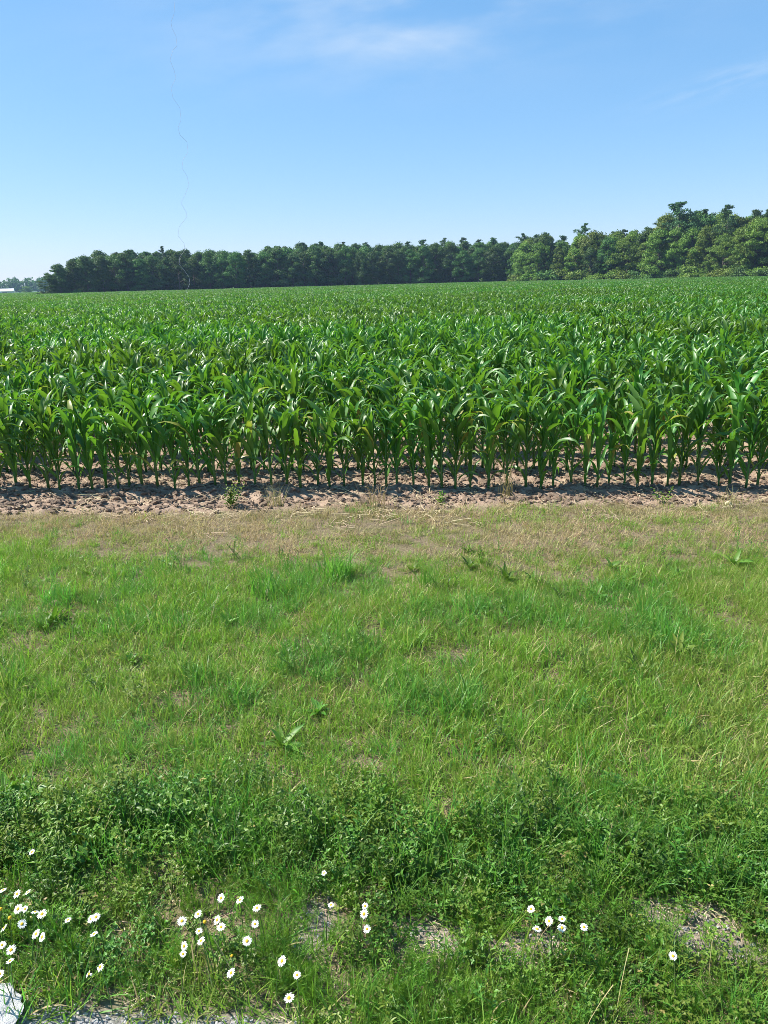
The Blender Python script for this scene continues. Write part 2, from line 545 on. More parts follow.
# ------------------------------------------------------------------ ground
def build_ground():
    def axis(lo, hi, step, far_lo, far_hi):
        mid = np.arange(lo, hi + 1e-6, step)
        out, s, p = [], step, hi
        while p < far_hi:
            s *= 1.35
            p += s
            out.append(p)
        inn, s, p = [], step, lo
        while p > far_lo:
            s *= 1.35
            p -= s
            inn.append(p)
        return np.array(inn[::-1] + list(mid) + out)

    xs = axis(-7.5, 7.5, 0.05, -1300, 1300)
    ys = axis(1.2, 13.0, 0.05, -120, 1300)
    X, Y = np.meshgrid(xs, ys)
    Z = gz(X, Y)
    nx, ny = len(xs), len(ys)
    me = bpy.data.meshes.new('ground')
    V = np.stack([X.ravel(), Y.ravel(), Z.ravel()], 1)
    i, j = np.meshgrid(np.arange(nx - 1), np.arange(ny - 1))
    b = (j * nx + i).ravel()
    Q = np.stack([b, b + 1, b + nx + 1, b + nx], 1)
    me.vertices.add(len(V))
    me.vertices.foreach_set('co', V.ravel())
    me.loops.add(Q.size)
    me.loops.foreach_set('vertex_index', Q.ravel())
    me.polygons.add(len(Q))
    me.polygons.foreach_set('loop_start', np.arange(len(Q)) * 4)
    me.polygons.foreach_set('use_smooth', [True] * len(Q))
    # where bare sand, tilled soil and gravel lie
    xr, yr = V[:, 0], V[:, 1]
    soil = sstep(-0.12, 0.12, yr - soil_edge(xr))
    soil = soil * (yr < 330)
    sand = np.maximum(bareness(xr, yr), 0)
    grav = sstep(0.05, -0.05, yr - shoulder_edge(xr))
    for nm, d in (('soil', soil), ('sand', sand), ('gravel', grav)):
        at = me.attributes.new(nm, 'FLOAT', 'POINT')
        at.data.foreach_set('value', d.astype(np.float32))
    me.update()
    me.validate()
    mt, g, out = material('ground')
    pos = g.n('ShaderNodeNewGeometry').outputs['Position']
    A = lambda nm: g.n('ShaderNodeAttribute', attribute_name=nm).outputs['Fac']
    fine, mid = g.noise(pos, 55, 6, 0.65), g.noise(pos, 7, 5, 0.6)
    big = g.noise(pos, 0.9, 3, 0.5)
    earth = g.mix(g.ramp(fine, 0.3, 0.7), (0.10, 0.075, 0.045), (0.24, 0.19, 0.12))
    earth = g.mix(g.ramp(mid, 0.45, 0.7), earth, (0.13, 0.13, 0.05))
    soilc = g.mix(g.ramp(mid, 0.3, 0.7), (0.20, 0.135, 0.095), (0.37, 0.27, 0.195))
    soilc = g.mix(g.ramp(fine, 0.45, 0.75), soilc, (0.42, 0.32, 0.24))
    sandc = g.mix(g.ramp(fine, 0.35, 0.65), (0.15, 0.125, 0.09), (0.36, 0.31, 0.25))
    sandc = g.mix(g.ramp(mid, 0.5, 0.75), sandc, (0.20, 0.17, 0.12))
    gravc = g.mix(g.ramp(fine, 0.35, 0.7), (0.16, 0.155, 0.15), (0.42, 0.41, 0.39))
    sy = g.n('ShaderNodeSeparateXYZ', {0: pos}).outputs[1]
    farf = g.ramp(sy, 200, 330)
    earth = g.mix(farf, earth, g.mix(g.ramp(g.noise(pos, 0.02, 3), 0.35, 0.65), (0.075, 0.15, 0.035), (0.10, 0.18, 0.05)))
    col = g.mix(A('soil'), earth, soilc)
    col = g.mix(A('sand'), col, sandc)
    col = g.mix(A('gravel'), col, gravc)
    p = g.n('ShaderNodeBsdfPrincipled', {'Base Color': col, 'Roughness': 0.95, 'Specular IOR Level': 0.15})
    hgt = g.math('ADD', g.math('MULTIPLY', fine, 0.4), mid)
    bp = g.n('ShaderNodeBump', {'Strength': 0.8, 'Distance': 0.025, 'Height': hgt})
    g.t.links.new(bp.outputs[0], p.inputs['Normal'])
    g.t.links.new(p.outputs[0], out.inputs[0])
    me.materials.append(mt)
    tag(link('ground', me), kind='structure')


build_ground()


# ------------------------------------------------------------------ corn
def corn_profile(t):
    return max(0.02, min(1.0, 0.55 + 1.6 * t) * (1 - max(0, (t - 0.35) / 0.65) ** 2.2))


def corn_plant(seed, near=True):
    random.seed(seed)
    st, fo = MB(), MB()
    hgt = random.uniform(0.62, 0.74)
    lean = (random.uniform(-0.04, 0.04), random.uniform(-0.04, 0.04))
    P = lambda t: np.array([lean[0] * t * t, lean[1] * t * t, hgt * t])
    k = 6 if near else 3
    st.tube([P(i / k) - (np.array([0, 0, 0.05]) if i == 0 else 0) for i in range(k + 1)], [0.0145 - 0.006 * i / k for i in range(k + 1)], 6 if near else 4, 0, random.random())
    az = random.uniform(0, 6.28)
    nl = random.choice((12, 13, 13, 14))
    for i in range(nl):
        t = i / (nl - 1)
        az += math.pi + random.uniform(-0.5, 0.5)
        L = (0.21 + 0.40 * math.sin(math.pi * min(1.0, (t * 0.80 + 0.16))) ** 1.1) * random.uniform(0.88, 1.12)
        if i < 2:
            L *= 0.95
        wd = (0.034 + 0.031 * min(1, t * 1.6)) * random.uniform(0.85, 1.15)
        if t > 0.9:
            wd *= 0.8
        el = rad(random.uniform(56, 76) + 13 * t)
        dr = random.uniform(1.4, 3.4) * (1.0 - 0.38 * t) * (1.15 if random.random() < 0.3 else 1)
        fo.blade(P(0.07 + 0.93 * t), az, el, L, wd, dr, 9 if near else 6, 0, random.random(), fold=-0.42, across=2, wave=0.40, prof=corn_profile, twist=random.uniform(-1.3, 1.3), sweep=random.uniform(-0.5, 0.5), power=random.uniform(1.6, 3.6))
    return st, fo


KINDS = [corn_plant(100 + i) for i in range(14)]
STALK = [k[0].mesh('stalk', [M['corn_stalk']]) for k in KINDS]
FOLI = [k[1].mesh('foliage', [M['corn_leaf']]) for k in KINDS]
WHOLE = []
for k in KINDS:
    w = MB()
    w.merge(k[0], None, 0)
    w.merge(k[1], None, 1)
    WHOLE.append(w)

ROW0, DROW, DPL = 7.52, 0.76, 0.150
ROWNAME = [('young green corn plant in the front row beside the bare clods', 'corn plants of the front row'),
           ('young green corn plant in the second row behind the front corn row', 'corn plants of the second row'),
           ('young green corn plant in the third row from the bare soil edge', 'corn plants of the third row'),
           ('young green corn plant in the fourth row from the bare soil edge', 'corn plants of the fourth row'),
           ('young green corn plant in the fifth row from the bare soil edge', 'corn plants of the fifth row')]
random.seed(5)
extra = []
protos = {}
n_ind = 0


def copy_thing(root, loc, rz, s):
    r = root.copy()
    COL.objects.link(r)
    r.location, r.rotation_euler, r.scale = loc, (0, 0, rz), s
    for ch in root.children:
        c = ch.copy()
        COL.objects.link(c)
        c.parent = r
    return r


for r in range(5):
    y = ROW0 + r * DROW
    x = -y * 0.95 - 2
    while x < y * 0.75 + 2:
        x += DPL * random.uniform(0.72, 1.3)
        yy = y + random.gauss(0, 0.018)
        z = float(gz(x, yy))
        rz = random.uniform(0, 6.28)
        s = random.uniform(0.82, 1.12) * (0.96 if r == 0 else 1.0)
        if random.random() < 0.06:
            s *= 0.8
        s3 = (s, s, s * random.uniform(0.93, 1.06))
        k = random.randrange(len(KINDS))
        # columns the photograph covers
        d = np.array([x, yy, 0.5 - H])
        px = 384 + F * (d @ RT) / (d @ FW)
        if -14 < px < 782 and n_ind < 300:
            n_ind += 1
            if k not in protos:
                o = empty('corn_plant', (x, yy, z), rz, s3)
                link('stalk', STALK[k], o)
                link('foliage', FOLI[k], o)
                protos[k] = o
            else:
                o = copy_thing(protos[k], (x, yy, z), rz, s3)
            tag(o, ROWNAME[r][0], 'corn plant', ROWNAME[r][1])
        else:
            extra.append(((x, yy, z), (0, 0, rz), s3, k))

# blocks of six rows, for the mass of the field
NB = 3
BLOCK_W, BLOCK_ROWS = 4.55, 6
blocks = []
FARK = [corn_plant(300 + i, near=False) for i in range(10)]
for b in range(NB):
    random.seed(40 + b)
    blk = MB()
    for r in range(BLOCK_ROWS):
        for i in range(30):
            if random.random() < 0.03:
                continue
            k = random.choice(FARK)
            s = random.uniform(0.84, 1.14) * (0.85 if random.random() < 0.07 else 1)
            mt = Matrix.Translation(((i + 0.5) / 30 * BLOCK_W - BLOCK_W / 2 + random.gauss(0, 0.03), (r + 0.5) * DROW - BLOCK_ROWS * DROW / 2 + random.gauss(0, 0.02), 0)) @ Matrix.Rotation(random.uniform(0, 6.28), 4, 'Z') @ Matrix.Diagonal((s, s, s * random.uniform(0.92, 1.08), 1))
            dv = random.uniform(-0.25, 0.25)
            blk.merge(k[0], mt, 0, dv)
            blk.merge(k[1], mt, 1, dv)
    blocks.append(blk)
bp_, br_, bs_, bi_ = [], [], [], []
y = ROW0 + 4.5 * DROW + BLOCK_ROWS * DROW / 2
jr = 0
while y < 420:
    x0, x1 = -0.80 * y - 9, 0.62 * y + 9
    if y > 275:
        x1 = -0.38 * y
    x = x0 + random.uniform(-2, 2)
    while x < x1:
        bp_.append((x, y, 0.0))
        br_.append((0, 0, math.pi * random.randrange(2)))
        bs_.append((random.choice((-1, 1)), 1, 0.95 + 0.16 * float(fbm(np.array(x * 0.11), np.array(y * 0.11), 2, 5))))
        bi_.append(14 + random.randrange(NB))
        x += BLOCK_W
    y += BLOCK_ROWS * DROW
pts = np.array([q[0] for q in extra] + bp_)
rot = np.array([q[1] for q in extra] + br_)
scl = np.array([q[2] for q in extra] + bs_)
idx = [q[3] for q in extra] + bi_
cr = scatter('corn_rows', WHOLE + blocks, pts, rot, scl, idx, [M['corn_stalk'], M['corn_leaf']])


# ------------------------------------------------------------------ lumps of soil, stones, straw
def lump(seed, detail=2, rough=1.3, flat=0.8):
    import bmesh
    r = np.random.default_rng(seed)
    bm = bmesh.new()
    bmesh.ops.create_icosphere(bm, subdivisions=detail, radius=1.0)
    dirs = r.normal(size=(14, 3))
    dirs /= np.linalg.norm(dirs, axis=1)[:, None]
    cut = r.uniform(0.45, 0.95, 14)
    V = np.array([v.co for v in bm.verts])
    for d, c in zip(dirs, cut):               # broken faces
        k = V @ d
        V = V - np.outer(np.maximum(0, k - c), d)
    V *= (1 + rough * (fbm(V[:, 0] * 2.1 + seed, V[:, 1] * 2.1 + V[:, 2] * 1.7, 3, seed) - 0.5))[:, None]
    V[:, 2] *= flat
    mb = MB()
    mb.add(V, [tuple(v.index for v in f.verts) for f in bm.faces], 0, r.random())
    bm.free()
    return mb


def spread_lumps(name, temps, x, y, size, mats, sink=0.3):
    n = len(x)
    z = gz(x, y) + size * (0.5 - sink)
    rot = np.stack([rng.uniform(-0.4, 0.4, n), rng.uniform(-0.4, 0.4, n), rng.uniform(0, 6.28, n)], 1)
    s = np.stack([size * rng.uniform(0.8, 1.4, n), size * rng.uniform(0.7, 1.1, n), size * rng.uniform(0.6, 1.0, n)], 1)
    return scatter(name, temps, np.stack([x, y, z], 1), rot, s, rng.integers(0, len(temps), n), mats, smooth=False)


lumps = [lump(i) for i in range(8)]
x, y = random_points(-7, 7, 6.4, 14.5, 1100, lambda x, y: sstep(-0.1, 0.25, y - soil_edge(x)) * np.where(y < 8.4, 1, 0.35))
spread_lumps('soil_clods', lumps, x, y, 0.004 + 0.042 * rng.random(len(x)) ** 6, [M['clod']])
x, y = random_points(-3, 2, 1.25, 2.4, 9000, lambda x, y: np.maximum(sstep(0.03, -0.03, y - shoulder_edge(x)), 0.10 * bareness(x, y)))
spread_lumps('gravel', [lump(30 + i, 1) for i in range(6)], x, y, 0.003 + 0.008 * rng.random(len(x)) ** 2, [M['gravel']])

straw = []
for i in range(6):
    random.seed(70 + i)
    mb = MB()
    for j in range(5):
        mb.blade((random.uniform(-0.1, 0.1), random.uniform(-0.1, 0.1), 0.012), random.uniform(0, 6.28), random.uniform(-0.05, 0.2), random.uniform(0.05, 0.22), random.uniform(0.004, 0.012), random.uniform(0, 0.5), 4, 0, random.random(), fold=0.4, across=2, prof=lambda t: 1 - 0.4 * t, sweep=random.uniform(-0.6, 0.6))
    straw.append(mb)
x, y = random_points(-7, 7, 5.2, 13, 34, lambda x, y: sstep(-0.9, 0.2, y - soil_edge(x)) * np.where(y < 8.6, 0.7, 0.5))
x2, y2 = random_points(-2, 2.5, 1.6, 2.9, 240, lambda x, y: 0.30 + 0.4 * bareness(x, y))
x, y = np.concatenate([x, x2]), np.concatenate([y, y2])
n = len(x)
scatter('straw_litter', straw, np.stack([x, y, gz(x, y) + 0.01], 1), np.stack([np.zeros(n), np.zeros(n), rng.uniform(0, 6.28, n)], 1), np.ones((n, 3)) * rng.uniform(0.6, 1.3, (n, 1)) * np.where(y < 3, 0.34, 0.85)[:, None], rng.integers(0, 6, n), [M['straw']])


# ------------------------------------------------------------------ grass verge
def grass_clump(seed, n, lmin, lmax, w, spread, lean=0.5, mat=0, tall=0):
    random.seed(seed)
    mb = MB()
    wind = random.uniform(0, 6.28)
    for i in range(n):
        r = spread * math.sqrt(random.random())
        t = random.uniform(0, 6.28)
        az = random.uniform(0, 6.28) if random.random() < 0.8 else wind + random.gauss(0, 0.6)
        L = random.uniform(lmin, lmax)
        mb.blade((r * math.cos(t), r * math.sin(t), -0.01), az, rad(random.uniform(90 - 75 * lean, 88)), L, w * random.uniform(0.6, 1.3), random.uniform(0.3, 2.2) * random.random() ** 0.5, 4, mat, random.random(), sweep=random.uniform(-0.5, 0.5), twist=random.uniform(-1, 1))
    for i in range(tall):                     # thin stalks with a seed head
        az, L = random.uniform(0, 6.28), lmax * random.uniform(1.2, 1.9)
        x0 = (random.uniform(-spread, spread), random.uniform(-spread, spread), 0)
        mb.blade(x0, az, rad(random.uniform(65, 86)), L, 0.0022, random.uniform(0.2, 0.7), 4, mat, 0.95, prof=lambda t: 1.0 if t < 0.8 else 1.5)
    return mb


def spread_plants(name, temps, x, y, smin, smax, mats, idx=None, hfield=None, tilt=0.15):
    n = len(x)
    s = rng.uniform(smin, smax, (n, 1)) * np.ones((n, 3))
    if hfield is not None:
        s = s * hfield(x, y)[:, None]
    rot = np.stack([rng.normal(0, tilt, n), rng.normal(0, tilt, n), rng.uniform(0, 6.28, n)], 1)
    if idx is None:
        idx = rng.integers(0, len(temps), n)
    return scatter(name, temps, np.stack([x, y, gz(x, y)], 1), rot, s, idx, mats)


def patchy(x, y):
    return sstep(0.28, 0.52, fbm(x * 1.6, y * 1.6, 3, 31))


gt = [grass_clump(200 + i, 42, 0.04, 0.15, 0.0054, 0.085, 1.05, 0, tall=(1 if i == 0 else 0)) for i in range(10)]
gl = [grass_clump(230 + i, 26, 0.07, 0.18, 0.0055, 0.065, 0.9, 1) for i in range(8)]
# low mixed turf over the whole green band, thinner in the worn spots
x, y = random_points(-7.5, 7.5, 1.6, 6.9, 420, lambda x, y: np.maximum(sstep(0.45, -0.75, y - green_edge(x)), 0.20 * sstep(0.54, 0.66, fbm(x * 1.3, y * 1.8, 3, 33)) * (y < 6.8)) * (0.68 + 0.32 * patchy(x, y)) * np.where(y < 2.15, 0.22, np.where(y < 2.5, 0.5, 1)) * (1 - 0.85 * bareness(x, y)))
hf = lambda x, y: (0.42 + 0.85 * fbm(x * 1.7, y * 1.7, 4, 41)) * (1 - 0.35 * sstep(-0.9, 0.1, y - green_edge(x)))
n1 = len(x)
lush = fbm(x * 0.9, y * 0.9, 3, 51) > 0.54
idx = np.where((rng.random(n1) < np.where(lush, 0.65, 0.08)), rng.integers(10, 18, n1), rng.integers(0, 10, n1))
spread_plants('grass', gt + gl, x, y, 0.75, 1.25, [M['grass'], M['grass_lush']], idx, hf)

# cropped dead grass between the green band and the tilled soil
dg = [grass_clump(260 + i, 36, 0.02, 0.08, 0.0035, 0.08, 1.0, 0) for i in range(8)]
gs = [grass_clump(280 + i, 22, 0.03, 0.09, 0.0038, 0.06, 0.8, 1) for i in range(4)]
x, y = random_points(-7.5, 7.5, 3.2, 7.2, 300, lambda x, y: np.maximum(sstep(-0.8, 0.3, y - green_edge(x)) * (0.35 + 0.65 * sstep(0.3, 0.5, fbm(x * 2.2, y * 2.6, 3, 62))), 0.14 + 0.6 * sstep(0.50, 0.64, fbm(x * 1.4, y * 1.4, 3, 63))) * sstep(0.15, -0.2, y - soil_edge(x)))
n2 = len(x)
idx = np.where(rng.random(n2) < 0.05 + 0.5 * sstep(0.5, 0.7, fbm(x * 1.1, y * 1.5, 3, 61)), rng.integers(8, 12, n2), rng.integers(0, 8, n2))
spread_plants('dry_grass', dg + gs, x, y, 0.7, 1.3, [M['dry_grass'], M['grass']], idx)


# ------------------------------------------------------------------ leafy ground cover beside the shoulder
def feathery(seed):
    random.seed(seed)
    mb = MB()
    for i in range(16):
        az, el = random.uniform(0, 6.28), rad(random.uniform(25, 80))
        L = random.uniform(0.05, 0.13)
        p = np.array([random.uniform(-0.03, 0.03), random.uniform(-0.03, 0.03), 0.0])
        d = np.array([math.cos(az) * math.cos(el), math.sin(az) * math.cos(el), math.sin(el)])
        v = random.random()
        mb.blade(p, az, el, L, 0.0018, 0.4, 3, 0, v)
        for j in range(9):
            q = p + d * L * (0.25 + 0.75 * j / 8)
            for s in (-1, 1):
                mb.blade(q, az + s * random.uniform(0.5, 1.3), el - random.uniform(-0.3, 0.5), random.uniform(0.010, 0.022), 0.0022, 0.3, 1, 0, v, prof=lambda t: 1 - 0.6 * t)
    return mb


def clover(seed):
    random.seed(seed)
    mb = MB()
    for i in range(38):
        az, r = random.uniform(0, 6.28), random.uniform(0.0, 0.09)
        top = np.array([r * math.cos(az), r * math.sin(az), random.uniform(0.02, 0.10)])
        v = random.random()
        mb.tube([(top[0] * 0.5, top[1] * 0.5, 0), top], [0.0009, 0.0007], 3, 0, v, cap=False)
        a0 = random.uniform(0, 6.28)
        for j in range(3):
            mb.leaf(top, a0 + j * 2.09, random.uniform(-0.2, 0.5), random.uniform(0.008, 0.014), random.uniform(0.006, 0.010), 0, v)
    return mb


def leafy_stem(seed, n=4, h0=0.08, h1=0.20, ll=0.034, lw=0.0085):
    random.seed(seed)
    mb = MB()
    for i in range(n):
        az, el, L = random.uniform(0, 6.28), rad(random.uniform(50, 85)), random.uniform(h0, h1)
        p = np.array([random.uniform(-0.04, 0.04), random.uniform(-0.04, 0.04), 0])
        d = np.array([math.cos(az) * math.cos(el), math.sin(az) * math.cos(el), math.sin(el)])
        mb.tube([p, p + d * L * 0.5, p + d * L], [0.0018, 0.0014, 0.0008], 3, 0, 0.5, cap=False)
        k = int(L / 0.014)
        v = random.random()
        for j in range(k):
            t = 0.15 + 0.85 * j / max(1, k - 1)
            mb.leaf(p + d * L * t, j * 2.4 + random.uniform(-0.4, 0.4), random.uniform(0.1, 0.9), ll * random.uniform(0.6, 1.2) * (1.15 - 0.55 * t), lw * random.uniform(0.7, 1.2), 0, min(1, max(0, v * 0.8 + random.uniform(0, 0.15))), droop=random.uniform(0.2, 1.1))
    return mb


def rosette(seed, n=9, L=0.11, w=0.032):
    random.seed(seed)
    mb = MB()
    for i in range(n):
        mb.leaf((0, 0, 0.005), i * 2.4 + random.uniform(-0.3, 0.3), rad(random.uniform(15, 65)), L * random.uniform(0.7, 1.2), w * random.uniform(0.7, 1.2), 0, random.random(), droop=random.uniform(0.3, 1.2))
    return mb


fe = [feathery(400 + i) for i in range(6)]
for t in fe:
    t.mi = [1] * len(t.mi)
cl = [clover(420 + i) for i in range(5)]
ls = [leafy_stem(440 + i) for i in range(6)]
ro = [rosette(460 + i) for i in range(4)]
gw = [grass_clump(480 + i, 26, 0.07, 0.21, 0.0048, 0.06, 0.8, 2) for i in range(5)]
ALLW = fe + cl + ls + ro + gw          # 0-5 feathery, 6-10 clover, 11-16 stems, 17-20 rosettes, 21-25 grass


def weed_density(x, y):
    edge = 2.44 + 0.7 * (fbm(x * 1.7, x * 0 + 4.4, 3, 71) - 0.5)
    a = sstep(0.25, -0.15, y - edge) * sstep(0.0, 0.05, y - shoulder_edge(x)) * (1 - 0.90 * bareness(x, y))
    return a * (0.25 + 0.75 * sstep(0.30, 0.5, fbm(x * 4, y * 4, 3, 72)))


x, y = random_points(-4.4, 4.4, 1.35, 3.2, 720, weed_density)
n3 = len(x)
f1, f2 = fbm(x * 2.2, y * 2.2, 3, 81), fbm(x * 2.6 + 9, y * 2.6, 3, 82)
u = rng.random(n3)
low = y < 2.12 + 0.3 * (f1 - 0.5)
idx = np.where(low, np.where(u < 0.42 + 0.36 * (f1 > 0.5), rng.integers(0, 6, n3), np.where(u < 0.76, rng.integers(6, 11, n3), np.where(u < 0.9, rng.integers(21, 26, n3), rng.integers(11, 17, n3)))),
               np.where(u < 0.25 + 0.25 * (f2 > 0.52), rng.integers(11, 17, n3), np.where(u < 0.76, rng.integers(21, 26, n3), np.where(u < 0.9, rng.integers(6, 11, n3), rng.integers(17, 21, n3)))))
hf3 = lambda x, y: (0.55 + 0.55 * fbm(x * 2.0, y * 2.0, 3, 83)) * (0.85 + 0.30 * sstep(2.05, 2.3, y)) * (0.4 + 0.6 * sstep(0.0, 0.18, y - shoulder_edge(x)))
spread_plants('ground_cover', ALLW, x, y, 0.75, 1.25, [M['weed_leaf'], M['feather_leaf'], M['grass_lush']], idx, hf3, 0.28)
# scattered broad leaves in the turf farther out
x, y = random_points(-5, 5, 2.9, 5.6, 7, lambda x, y: 0.3 + 0.7 * (fbm(x * 1.5, y * 1.5, 3, 91) > 0.5))
spread_plants('weeds', ls + ro, x, y, 0.7, 1.3, [M['weed_leaf']])


# ------------------------------------------------------------------ plants that stand out
def plant_thing(name, mb, mats, loc, label, cat, stem_mb=None, rz=0.0):
    o = empty(name, loc, rz)
    link('blades' if 'tuft' in name else 'leaves', mb.mesh('foliage', mats), o)
    if stem_mb is not None:
        link('stem', stem_mb.mesh('stem', [M['straw'] if 'tuft' in name else M['stem']]), o)
    tag(o, label, cat)
    return o


def on_ground(px, py):
    p = ground_at(px, py)
    return (p[0], p[1], float(gz(p[0], p[1])))


def core(h, r=0.02):
    mb = MB()
    mb.tube([(0, 0, -0.02), (0.003, 0, h * 0.5), (0.0, 0.004, h)], [r, r * 0.8, r * 0.3], 6)
    return mb


for (px, py, n, l0, l1, w, sp, mat, label, lean) in (
        (338, 577, 130, 0.14, 0.30, 0.0065, 0.10, 'tuft_green', 'bright green grass tuft standing alone at the edge of the dead grass', 0.4),
        (268, 592, 80, 0.14, 0.34, 0.006, 0.13, 'grass_lush', 'wide ragged grass tuft next to the solitary bright tuft', 0.5),
        (518, 614, 70, 0.10, 0.22, 0.007, 0.08, 'grass_lush', 'low dark green grass tuft beside a pale worn spot', 0.7),
        (55, 606, 70, 0.10, 0.24, 0.007, 0.12, 'grass_lush', 'dark clump of coarse grass with shade at its foot', 0.6),
        (430, 590, 50, 0.12, 0.24, 0.006, 0.06, 'grass_lush', 'small upright grass tuft on the boundary of green and tan grass', 0.4),
        (276, 506, 50, 0.14, 0.32, 0.005, 0.07, 'dry_grass', 'straw coloured dry grass tuft beside the green weed on the soil edge', 0.4),
        (376, 508, 70, 0.12, 0.30, 0.005, 0.13, 'dry_grass', 'broad brown withered grass tuft at the foot of the corn', 0.6),
        (506, 494, 40, 0.20, 0.52, 0.005, 0.09, 'dry_grass', 'tall thin dry grass tuft standing among the front corn stalks', 0.25),
        (728, 300 + 205, 40, 0.10, 0.26, 0.005, 0.10, 'dry_grass', 'low pale dry tuft on the soil edge by the last corn stalks', 0.7)):
    random.seed(px)
    tb = grass_clump(px, n, l0, l1, w, sp, lean, 0)
    plant_thing('grass_tuft', tb, [M[mat]], on_ground(px, py), label, 'grass tuft', core(0.03, sp * 0.35))

for (px, py, mb, label, h) in (
        (231, 508, leafy_stem(900, 9, 0.14, 0.34, 0.06, 0.018), 'bushy green weed on the bare soil in front of the corn', 0.12),
        (662, 503, leafy_stem(901, 5, 0.08, 0.20, 0.05, 0.016), 'small green weed among clods below the corn stalks', 0.07),
        (440, 505, leafy_stem(902, 5, 0.08, 0.18, 0.05, 0.016), 'little green weed on clods next to the withered brown tuft', 0.07),
        (272, 848, rosette(903, 9, 0.13, 0.038), 'broad leaved green weed with long pointed leaves above the daisies', 0.03),
        (318, 715, rosette(904, 9, 0.085, 0.028), 'broad leaved green weed alone in the middle of the turf', 0.03),
        (520, 838, leafy_stem(905, 8, 0.10, 0.22, 0.045, 0.014), 'leafy green weed in the dark band above the sandy patches', 0.12),
        (120, 800, leafy_stem(906, 10, 0.09, 0.21, 0.042, 0.013), 'dense leafy weed in the shaded band high above the pale rock', 0.12)):
    plant_thing('weed_plant', mb, [M['weed_leaf']], on_ground(px, py), label, 'weed', core(h, 0.006))

# rock, shard
rk = lump(77, 5, 0.55, 0.8)
o = rk.mesh('rock', [M['rock']], smooth=False)
p = ground_at(-4, 1022)
ro_ = link('rock', o)
ro_.location = (p[0] - 0.03, p[1] - 0.02, 0.035)
ro_.scale = (0.115, 0.10, 0.06)
ro_.rotation_euler = (0.2, 0.1, 0.6)
tag(ro_, 'rough white rock lying at the edge of the gravel under the daisies', 'rock')
sh = lump(81, 2, 0.3, 0.35).mesh('stone_shard', [M['shard']], smooth=False)
p = on_ground(294, 946)
so_ = link('stone_shard', sh)
so_.location = (p[0], p[1], p[2] + 0.012)
so_.scale = (0.010, 0.024, 0.016)
so_.rotation_euler = (0.5, 0.3, 0.35)
tag(so_, 'small blue grey stone shard on the bare sandy patch among the weeds', 'stone')


# ------------------------------------------------------------------ daisies
def petals_mesh(seed, n=17, droop=0.25, missing=0.0):
    random.seed(seed)
    mb = MB()
    for i in range(n):
        if random.random() < missing:
            continue
        mb.blade((0.0035 * math.cos(i * 6.283 / n), 0.0035 * math.sin(i * 6.283 / n), 0), i * 6.283 / n + random.uniform(-0.08, 0.08), random.uniform(-0.05, 0.25), random.uniform(0.0125, 0.0155), 0.0052, droop + random.uniform(0, 0.4), 3, 0, random.random(), prof=lambda t: (0.55, 1.0, 0.95, 0.45)[min(3, int(round(t * 3)))])
    return mb.mesh('petals', [M['petal']])


def disc_mesh(seed, r=0.0062, hgt=0.0042):
    mb = MB()
    v, f = [], []
    n, m_ = 12, 4
    for j in range(m_):
        t = j / m_ * math.pi / 2
        for i in range(n):
            v.append((r * math.cos(t) * math.cos(i * 6.283 / n), r * math.cos(t) * math.sin(i * 6.283 / n), hgt * math.sin(t)))
    v.append((0, 0, hgt))
    for j in range(m_ - 1):
        for i in range(n):
            f.append((j * n + i, j * n + (i + 1) % n, (j + 1) * n + (i + 1) % n, (j + 1) * n + i))
    for i in range(n):
        f.append(((m_ - 1) * n + i, (m_ - 1) * n + (i + 1) % n, m_ * n))
    f.append(tuple(range(n - 1, -1, -1)))
    mb.add(v, f)
    return mb.mesh('flower_centre', [M['disc']])


